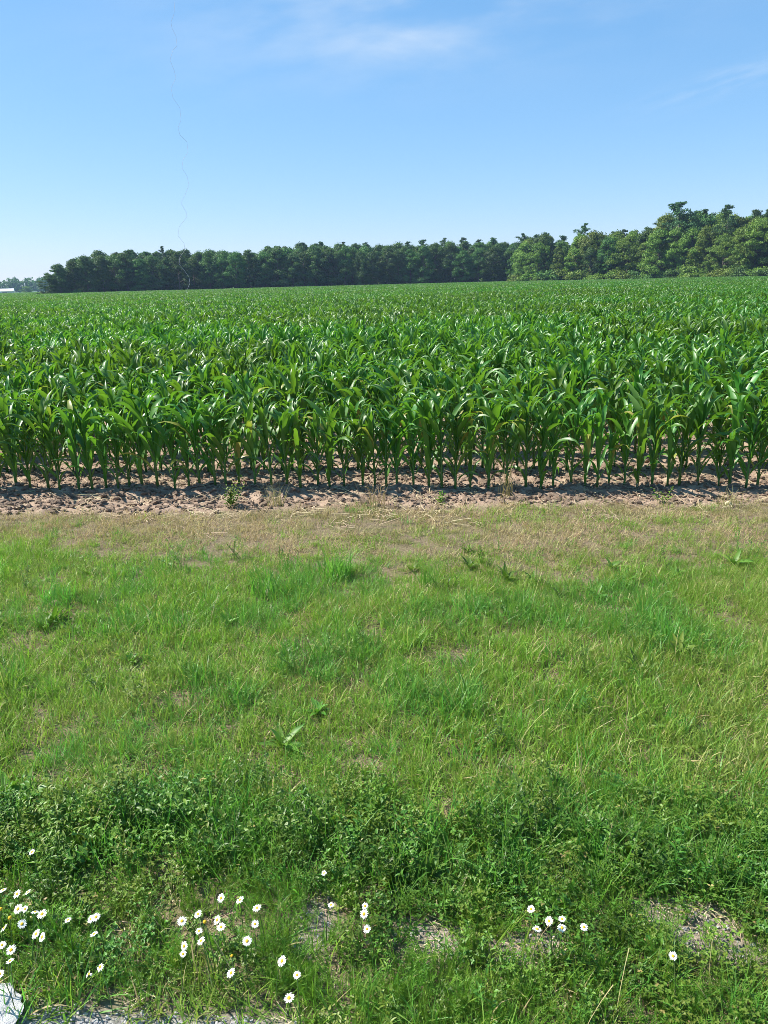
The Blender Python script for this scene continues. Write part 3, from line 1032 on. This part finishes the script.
PET = [petals_mesh(i, 15 + i % 4, 0.1 + 0.12 * (i % 4)) for i in range(6)]
PETW = [petals_mesh(20 + i, 14, 1.3, 0.5) for i in range(2)]
DISC = disc_mesh(0)
BUD = disc_mesh(1, 0.0075, 0.0085)
CL = {
    'a': ('white daisy in the dense patch of flowers over the pale rock', 'daisies over the pale rock'),
    'b': ('white daisy at the side of the dense daisy patch near the rock', 'daisies beside the dense patch'),
    'c': ('white daisy in the loose patch of flowers above the grey gravel strip', 'daisies above the gravel strip'),
    'd': ('white daisy low beside the sandy patch that holds the blue grey shard', 'daisies by the shard'),
    'e': ('white daisy in the small upright trio between two sandy patches', 'daisies of the upright trio'),
    'f': ('white daisy in the short row of six above the sandy strip', 'daisies of the row of six'),
}
FLOWERS = [(3, 890, 'a'), (17, 894, 'a'), (28, 892, 'a'), (25, 909, 'a'), (35, 912, 'a'), (42, 914, 'a'), (22, 924, 'a'), (4, 928, 'a'), (36, 934, 'a'), (18, 909, 'a'), (42, 937, 'a'), (11, 950, 'a'), (10, 961, 'a'), (2, 945, 'a'), (0, 974, 'a'),
           (68, 920, 'b'), (91, 919, 'b'), (96, 917, 'b'), (94, 934, 'b'),
           (221, 898, 'c'), (240, 900, 'c'), (257, 908, 'c'), (198, 914, 'c'), (182, 921, 'c'), (217, 920, 'c'), (221, 927, 'c'), (255, 924, 'c'), (199, 931, 'c'), (201, 941, 'c'), (247, 941, 'c'), (184, 946, 'c'), (183, 954, 'c'), (231, 973, 'c'),
           (282, 961, 'd'), (297, 975, 'd'), (289, 998, 'd'),
           (365, 906, 'e'), (364, 914, 'e'), (367, 929, 'e'),
           (531, 909, 'f'), (549, 921, 'f'), (562, 919, 'f'), (537, 929, 'f'), (562, 928, 'f'), (584, 927, 'f'),
           (673, 956, 'single white daisy at the foot of the widest sandy patch'),
           (32, 852, 'single white daisy in dark weeds high above the dense daisy patch'),
           (324, 873, 'single small white daisy in dark weeds above the shard'),
           (331, 905, 'single white daisy on the upper rim of the shard patch'),
           (89, 974, 'lower wilted daisy with few ragged petals near the rock'),
           (100, 967, 'upper wilted daisy with few ragged petals near the rock'),
           (1, 909, 'bare yellow daisy head at the frame edge in the dense patch'),
           (10, 918, 'bare yellow daisy head amid the dense patch over the rock'),
           (205, 922, 'bare yellow daisy head among the white flowers above the gravel strip'),
           (232, 956, 'small bare yellow daisy head just above the lowest flower of its patch')]
random.seed(99)
for i, (px, py, key) in enumerate(FLOWERS):
    hz = random.uniform(0.15, 0.21)
    P = ground_at(px, py, hz)
    gx, gy = P[0] + random.uniform(-0.03, 0.03), P[1] + random.uniform(-0.02, 0.03)
    g0 = float(gz(gx, gy))
    o = empty('daisy', (gx, gy, g0))
    top = np.array([P[0] - gx, P[1] - gy, hz - g0])
    sm = MB()
    sm.tube([(0, 0, -0.01), top * np.array([0.15, 0.15, 0.45]), top * np.array([0.6, 0.6, 0.85]), top], [0.0014, 0.0013, 0.0012, 0.0012], 5)
    link('stem', sm.mesh('stem', [M['stem']]), o)
    bare = 'bare' in key
    # heads turn to the sky, the sun and a little to the open roadside
    dirv = Vector((random.gauss(-0.28, 0.3), random.gauss(-0.40, 0.3), 1.0)).normalized()
    q = dirv.to_track_quat('Z', 'Y').to_euler()
    s = random.uniform(0.58, 0.86)
    if 'small' in key:
        s *= 0.8
    parts = [link('flower_centre', BUD if bare else DISC, o)]
    if not bare:
        parts.append(link('petals', random.choice(PETW if 'wilted' in key else PET), o))
    for c in parts:
        c.location = top
        c.rotation_euler = q
        c.scale = (s, s, s)
    if key in CL:
        tag(o, CL[key][0], 'daisy', CL[key][1])
    else:
        tag(o, key, 'daisy')

# feathery daisy leaves are part of the ground cover

# ------------------------------------------------------------------ thread in the air
tp = []
for (px, py) in ((174, -30), (175, 0), (174, 14), (171, 22), (172, 28), (176, 36), (177, 46), (173, 50), (170, 60), (174, 70), (176, 78), (171, 88), (173, 98), (180, 108), (181, 120), (178, 128), (180, 135), (187, 142), (188, 152), (183, 160), (182, 168), (187, 176), (189, 185), (185, 195), (181, 203), (186, 212), (187, 217), (179, 227), (178, 236), (184, 243), (185, 250), (180, 257), (179, 264), (184, 270), (189, 277), (190, 283), (187, 290), (184, 300), (186, 312), (189, 324), (186, 338), (188, 355), (187, 376)):
    tp.append(at_distance(px, py, 8.6))
tm = MB()
rr = [0.0010 if k < 30 else 0.0015 if k < 36 else 0.0007 for k in range(len(tp))]
base = tp[-1]
tm.tube([q - base for q in tp], rr, 5)
th = link('thread', tm.mesh('thread', [M['thread']]))
th.location = base
tag(th, 'thin wavy pale thread hanging upright in the air over the corn', 'thread')


# ------------------------------------------------------------------ trees
def crown_faces(mb, centre, radius, n, size, squash=0.85, mat=0, var=0.5, r=None):
    """Leaf clumps over one bough."""
    d = r.normal(size=(n, 3))
    d /= np.linalg.norm(d, axis=1)[:, None]
    d[:, 2] = np.where(d[:, 2] < -0.35, -d[:, 2] * 0.6, d[:, 2])
    rr_ = radius * r.uniform(0.40, 1.22, n)
    P = np.array(centre) + d * rr_[:, None] * np.array([1, 1, squash])
    nv = d + r.normal(0, 0.55, (n, 3))
    nv /= np.linalg.norm(nv, axis=1)[:, None]
    t = np.cross(nv, r.normal(size=(n, 3)))
    t /= np.linalg.norm(t, axis=1)[:, None] + 1e-9
    b = np.cross(nv, t)
    s = (size * r.uniform(0.6, 1.3, n))[:, None]
    k = r.uniform(0.5, 0.9, (n, 1))
    bend = nv * s * 0.25
    Q = np.stack([P - t * s, P + b * s * k + bend, P + t * s * 0.9, P - b * s * k + bend], 1).reshape(-1, 3)
    f = [(4 * i, 4 * i + 1, 4 * i + 2, 4 * i + 3) for i in range(n)]
    b0 = len(mb.v)
    mb.v.extend(map(tuple, Q))
    mb.f.extend([tuple(b0 + i for i in q) for q in f])
    mb.mi.extend([mat] * n)
    vv = np.clip(var + r.normal(0, 0.18, n), 0, 1)
    mb.var.extend(np.repeat(vv, 4).tolist())
    mb.h.extend([1.0] * (4 * n))


def broad_tree(seed, h=15.0, w=8.0, low=0.16, nl=34):
    r = np.random.default_rng(seed)
    cr_, tr_ = MB(), MB()
    tips = []
    nl = int(nl * 1.7)
    lop = r.uniform(0.7, 1.3, 7)
    for i in range(nl):
        t = (i + r.uniform(0, 1)) / nl
        z = h * (low + (0.95 - low) * t)
        env = math.sin(math.pi * (0.18 + 0.80 * t ** 0.9)) ** 0.75 * w / 2
        a_ = r.uniform(0, 6.28)
        q = env * r.uniform(0.3, 1.0) ** 0.6 * lop[int(a_ / 6.2832 * 7) % 7]
        R = (0.55 + 1.15 * r.random() ** 1.6) * (h / 15)
        c = (q * math.cos(a_), q * math.sin(a_), z - R * 0.35)
        tips.append(c)
        crown_faces(cr_, c, R, int(230 * R ** 1.5), 0.18, r.uniform(0.7, 1.05), 0, r.uniform(0.15, 0.9), r)
    sway = r.uniform(-0.4, 0.4, 2)
    tp_ = lambda t: np.array([sway[0] * t * t, sway[1] * t * t, h * 0.86 * t])
    tr_.tube([tp_(k / 6) - (np.array([0, 0, 0.3]) if k == 0 else 0) for k in range(7)], [0.24 * (1 - 0.8 * k / 6) for k in range(7)], 8)
    for c in tips[::2]:
        zf = max(0.1, min(0.9, (c[2] - 1.6) / (h * 0.86)))
        s0 = tp_(zf)
        md_ = (s0 + np.array(c)) / 2 + np.array([0, 0, 0.25])
        tr_.tube([s0, md_, c], [0.09, 0.06, 0.02], 5)
    return tr_.mesh('trunk', [M['bark']]), cr_


def pine_tree(seed, h=19.0, w=7.0, low=0.3):
    r = np.random.default_rng(seed)
    cr_, tr_ = MB(), MB()
    tr_.tube([(0, 0, -0.3), (0.05, 0.02, h * 0.4), (0.0, 0.08, h * 0.75), (0.05, 0.0, h * 0.97)], [0.26, 0.2, 0.11, 0.03], 8)
    for i in range(44):
        t = (i + r.uniform(0, 1)) / 44
        z = h * (low + (0.96 - low) * t)
        L = (w / 2) * (1 - t) ** 0.6 * r.uniform(0.35, 1.2) + 0.25
        a_ = r.uniform(0, 6.28)
        up_ = r.uniform(-0.05, 0.7) * (0.6 + 0.6 * t)
        e_ = np.array([math.cos(a_) * L, math.sin(a_) * L, z + L * up_])
        tr_.tube([(0, 0, z), e_ * np.array([0.6, 0.6, 1]) - np.array([0, 0, 0.3 * L * up_]), e_], [0.06, 0.04, 0.015], 4)
        v = r.uniform(0.2, 0.8)
        for q in (0.5, 0.78, 1.0):
            c = np.array([e_[0] * q, e_[1] * q, z + L * up_ * q + 0.1]) + r.normal(0, 0.15, 3)
            crown_faces(cr_, c, (0.52 + 0.17 * L * (1.15 - 0.4 * q)) * r.uniform(0.6, 1.3), 40, 0.17, 0.6, 0, v, r)
    crown_faces(cr_, (0, 0, h * 0.965), 0.28, 24, 0.16, 1.8, 0, 0.5, r)
    return tr_.mesh('trunk', [M['bark']]), cr_


def bush(seed, h=3.2, w=4.0):
    r = np.random.default_rng(seed)
    cr_, tr_ = MB(), MB()
    for i in range(12):
        a_ = r.uniform(0, 6.28)
        q = w / 2 * r.uniform(0.1, 0.85)
        R = r.uniform(0.5, 0.95)
        c = (q * math.cos(a_), q * math.sin(a_), h * r.uniform(0.15, 0.8) * (1 - 0.5 * q / w * 2))
        crown_faces(cr_, c, R, 220, 0.14, 0.9, 0, r.uniform(0.2, 0.9), r)
        tr_.tube([(0, 0, -0.1), np.array(c) * 0.6, c], [0.05, 0.03, 0.012], 4)
    return tr_.mesh('stem', [M['bark']]), cr_


BROAD = []
for i in range(7):
    tm_, cm_ = broad_tree(500 + i, 15.0, (7.0, 8.5, 9.5, 7.5, 8.0, 10.0, 6.5)[i], (0.14, 0.18, 0.12, 0.22, 0.10, 0.16, 0.2)[i], (32, 38, 44, 34, 38, 46, 30)[i])
    BROAD.append((tm_, cm_.mesh('crown', [M['crown_a']]), cm_.mesh('crown', [M['crown_b']])))
PINE = []
for i in range(4):
    tm_, cm_ = pine_tree(600 + i, 19.0, (9.5, 10.5, 8.5, 11.0)[i], (0.3, 0.4, 0.45, 0.35)[i])
    PINE.append((tm_, cm_.mesh('crown', [M['crown_pine']])))
BUSH = []
for i in range(4):
    tm_, cm_ = bush(700 + i)
    BUSH.append((tm_, cm_.mesh('foliage', [M['crown_a']]), cm_.mesh('foliage', [M['crown_b']])))

SKY = [(40, 289), (46, 276), (55, 268), (62, 260), (75, 256), (90, 251), (110, 250), (130, 249), (165, 249), (200, 249), (255, 247), (280, 245), (300, 243), (350, 241), (375, 243), (410, 242), (445, 240), (465, 240), (490, 239), (505, 241), (520, 238), (545, 233), (565, 236), (582, 230), (600, 230), (625, 227), (650, 219), (662, 214), (690, 210), (720, 212), (735, 216), (768, 210), (900, 206)]


def skyline(px):
    return float(np.interp(px, [q[0] for q in SKY], [q[1] for q in SKY]))


def put_tree(kind, tr_mesh, cr_mesh, loc, rz, s3, label, group=None, cat='tree', pnames=('trunk', 'crown')):
    o = empty(kind, loc, rz, s3)
    link(pnames[0], tr_mesh, o)
    link(pnames[1], cr_mesh, o)
    tag(o, label, cat, group)
    return o


random.seed(321)
LW = ('dark leafy tree in the outer line of the woods across the corn', 'leafy trees along the outer line of the long dark woods')
LB = ('leafy tree inside the long dark woods, only its top showing', 'leafy trees deeper in the long dark woods')
RW = ('green leafy tree in the outer line of the taller woods by the field corner', 'leafy trees along the outer line of the taller woods')
RB = ('leafy tree deeper in the taller woods, only its top showing', 'leafy trees deeper in the taller woods')
px = 58.0
for row in range(4):
    px = 60.0 + row * 4 + (0 if row == 0 else 8)
    while px < (512 if row == 0 else 530):
        dist = 262 + row * 7 + random.uniform(-2, 2)
        topz = at_distance(px, skyline(px), dist)[2]
        f = random.uniform(0.80, 0.98) if row < 2 else random.uniform(0.88, 1.04)
        hh = topz * f
        g_ = at_distance(px, 285, dist)
        k = random.randrange(7)
        s = hh / 15.0
        sw = s * random.uniform(0.92, 1.2)
        put_tree('leafy_tree', BROAD[k][0], BROAD[k][1], (g_[0], g_[1], 0), random.uniform(0, 6.28), (sw, sw, s), *(LW if row == 0 else LB))
        px += random.uniform(11, 16)
for row in range(4):
    px = 522.0 + row * 3
    while px < 905:
        dist = np.interp(px, [512, 768, 900], [238, 196, 185]) + row * 7 + random.uniform(-2, 2)
        topz = at_distance(px, skyline(px), dist)[2]
        f = random.uniform(0.68, 0.95) if row < 1 else random.uniform(0.85, 1.02)
        hh = topz * f
        g_ = at_distance(px, 285, dist)
        k = random.randrange(7)
        s = hh / 15.0
        sw = s * random.uniform(0.85, 1.15)
        lb = RW if row == 0 else RB
        if px > 775:
            lb = ('green leafy tree of the taller woods, past the edge of the picture', 'leafy trees of the taller woods past the picture edge')
        put_tree('leafy_tree', BROAD[k][0], BROAD[k][2 if random.random() < 0.7 else 1], (g_[0], g_[1], 0), random.uniform(0, 6.28), (sw, sw, s), *lb)
        px += random.uniform(13.5, 20)

# trees that stand out on the skyline
PINES = [(165, 246, 268, 'slim spire topped pine rising alone from the long dark woods', None),
         (306, 241, 276, None, 'm'), (322, 240, 278, None, 'm'), (344, 240, 276, None, 'm'), (366, 241, 278, None, 'm'),
         (408, 240, 276, None, 'm'), (424, 238, 280, None, 'm'), (444, 236, 276, None, 'm'), (464, 236, 278, None, 'm'), (478, 238, 280, None, 'm'), (492, 236, 276, None, 'm'),
         (521, 233, 262, 'pine whose top pokes up where the dark woods meet the taller woods', None),
         (545, 231, 258, None, 'n'), (535, 233, 262, None, 'n'), (560, 234, 252, None, 'n'),
         (582, 223, 244, 'slender pine standing clear above the low stretch of the taller woods', None),
         (622, 228, 240, None, 'n'), (610, 230, 240, None, 'n'),
         (674, 202, 214, 'tallest dark pine with a broad ragged top, towering over the woods', None),
         (700, 209, 214, 'dark pine just beside the tallest pine', None),
         (722, 205, 208, 'pine with a spreading top between the tallest pine and the picture edge', None),
         (690, 211, 220, None, 'n'), (748, 210, 210, None, 'n'), (762, 209, 206, None, 'n'), (655, 216, 226, None, 'n')]
for i, (px, py, dist, label, grp) in enumerate(PINES):
    topz = at_distance(px, py + (1.5 if 250 < px < 660 and not label else 0), dist)[2]
    g_ = at_distance(px, 285, dist)
    s = topz / 18.9
    k = i % 4
    w_ = s * (0.7 if px < 300 else 1.25 if px == 674 else 1.0)
    if label is None:
        label, gname = (('dark pine top poking out of the long dark woods', 'pine tops of the long dark woods') if grp == 'm' else ('dark pine rising from the taller woods behind the leafy trees', 'pines of the taller woods'))
    else:
        gname = None
    put_tree('pine_tree', PINE[k][0], PINE[k][1], (g_[0], g_[1], 0), random.uniform(0, 6.28), (w_, w_, s), label, gname)

# the stepped-down end of the woods
for (px, py, dist, wd, label) in ((50, 274, 258, 1.5, 'low round tree at the tip of the long dark woods'),
                                  (60, 263, 259, 1.2, 'middle sized tree next to the tip of the long dark woods')):
    topz = at_distance(px, py, dist)[2]
    g_ = at_distance(px, 285, dist)
    s = topz / 15.0
    put_tree('leafy_tree', BROAD[2][0], BROAD[2][1], (g_[0], g_[1], 0), 1.0, (s * wd, s * wd, s), label)
g_ = at_distance(41, 292, 255)
put_tree('shrub', BUSH[0][0], BUSH[0][1], (g_[0], g_[1], 0), 0.3, (0.7, 0.7, 0.75), 'small dark shrub alone at the tip of the long dark woods', None, 'shrub', ('stem', 'foliage'))
g_ = at_distance(75, 292, 256)
put_tree('shrub', BUSH[1][0], BUSH[1][1], (g_[0], g_[1], 0), 0.3, (0.9, 0.9, 0.8), 'pale low shrub under the first trees of the long dark woods', None, 'shrub', ('stem', 'foliage'))
px = 516.0
while px < 905:
    dist = np.interp(px, [512, 768, 900], [234, 191, 181]) + random.uniform(-1, 1.5)
    g_ = at_distance(px, 285, dist)
    s = random.uniform(0.8, 1.5)
    k = random.randrange(4)
    lab = ('rounded green shrub along the foot of the taller woods', 'shrubs along the foot of the taller woods') if px < 775 else ('rounded green shrub past the edge of the picture', 'shrubs past the picture edge')
    put_tree('shrub', BUSH[k][0], BUSH[k][2 if random.random() < 0.75 else 1], (g_[0], g_[1], 0), random.uniform(0, 6.28), (s * 1.2, s * 1.2, s * random.uniform(0.8, 1.15)), *lab, 'shrub', ('stem', 'foliage'))
    px += random.uniform(8, 15)

# leafy understorey that fills the woods between the trunks
ub = MB()
rg = np.random.default_rng(11)
px = 62.0
while px < 905:
    for row in range(3):
        dist = (np.interp(px, [40, 512], [268, 268]) if px < 512 else np.interp(px, [512, 768, 900], [244, 202, 190])) + 3 + row * 9 + rg.uniform(-3, 3)
        g_ = at_distance(px, 285, dist)
        for q in range(4):
            crown_faces(ub, (g_[0] + rg.uniform(-2, 2), g_[1] + rg.uniform(-2, 2), (0.9, 2.6, 4.5, 6.5)[q] + rg.uniform(-0.5, 0.5)), rg.uniform(1.5, 2.6), 46, 0.5, 0.8, 0, rg.uniform(0.1, 0.6), rg)
    px += 7
tag(link('undergrowth', ub.mesh('undergrowth', [M['crown_a']])), kind='stuff')

# far-off woods beyond the open end of the field
fb = MB()
px = -330.0
while px < 90:
    for row in range(2):
        dist = 860 + row * 14 + rg.uniform(-6, 6)
        top = 278.5 + (2.0 if px < 6 else 0) + rg.uniform(-1.2, 1.6)
        tz = at_distance(px, top + 0.0, dist)[2] if px > -40 else 15 + rg.uniform(-2, 2)
        g_ = at_distance(px, 285, dist)
        z = 1.5
        while z < tz - 1.5:
            crown_faces(fb, (g_[0] + rg.uniform(-2, 2), g_[1] + rg.uniform(-2, 2), z), rg.uniform(2.2, 3.6), 40, 1.0, 0.8, 0, rg.uniform(0.2, 0.8), rg)
            z += 2.6
    px += 4.2
tag(link('woods', fb.mesh('woods', [M['crown_a']])), kind='stuff')

# round tree, pole and shed far across the field
d = 640
g_ = at_distance(27, 290, d)
tz = at_distance(27, 285.8, d)[2]
put_tree('leafy_tree', BROAD[5][0], BROAD[5][2], (g_[0], g_[1], 0), 0.5, (tz / 15 * 2.1, tz / 15 * 2.1, tz / 15), 'small round tree far across the field beside the white roofed shed')
g_ = at_distance(25.5, 290, d + 14)
tz = at_distance(25.5, 282.8, d + 14)[2]
po = empty('utility_pole', (g_[0], g_[1], 0), rad(30))
pm = MB()
pm.tube([(0, 0, -0.3), (0, 0, tz)], [0.22, 0.16], 8)
link('post', pm.mesh('post', [M['pole']]), po)


def box(mb, c, s, mat=0):
    x, y, z = s[0] / 2, s[1] / 2, s[2] / 2
    v = [(c[0] + i * x, c[1] + j * y, c[2] + k * z) for k in (-1, 1) for j in (-1, 1) for i in (-1, 1)]
    mb.add(v, [(0, 2, 3, 1), (4, 5, 7, 6), (0, 1, 5, 4), (2, 6, 7, 3), (0, 4, 6, 2), (1, 3, 7, 5)], mat)


pm = MB()
box(pm, (0, 0, tz - 0.9), (1.9, 0.12, 0.14))
link('crossarm', pm.mesh('crossarm', [M['pole']], False), po)
tag(po, 'thin pale utility pole rising behind the small round tree far off', 'pole')

g_ = at_distance(-2, 290, d - 10)
se = empty('shed', (g_[0], g_[1], 0), rad(24))
hw = 1.9
wm = MB()
box(wm, (0, 0, hw / 2), (20, 9, hw))
link('wall', wm.mesh('wall', [M['shed_wall']], False), se)
rm = MB()
hx, hy, top = 10.4, 5.0, 3.7
v = [(-hx, -hy, hw + 0.02), (hx, -hy, hw + 0.02), (hx, hy, hw + 0.02), (-hx, hy, hw + 0.02), (-hx, 0, top), (hx, 0, top)]
rm.add(v, [(0, 1, 5, 4), (2, 3, 4, 5), (0, 4, 3), (1, 2, 5), (0, 3, 2, 1)])
link('roof', rm.mesh('roof', [M['shed_roof']], False), se)
for xx in (-5.5, 4.5):
    dm = MB()
    box(dm, (xx, -4.53, 0.8), (3.0, 0.06, 1.6))
    link('door', dm.mesh('door', [M['shed_door']], False), se)
tag(se, 'long low shed with white metal roof far across the field', 'shed')

# ------------------------------------------------------------------ air
hz = MB()
box(hz, (0, 580, 19.0), (2800, 1640, 40.4))
hm, g, out = material('haze')
pv = g.n('ShaderNodeVolumePrincipled', {'Color': (0.5, 0.72, 1.0, 1), 'Density': 0.0002, 'Anisotropy': 0.0})
g.t.links.new(pv.outputs[0], out.inputs['Volume'])
ho = link('haze', hz.mesh('haze', [hm], False))
tag(ho, kind='stuff')
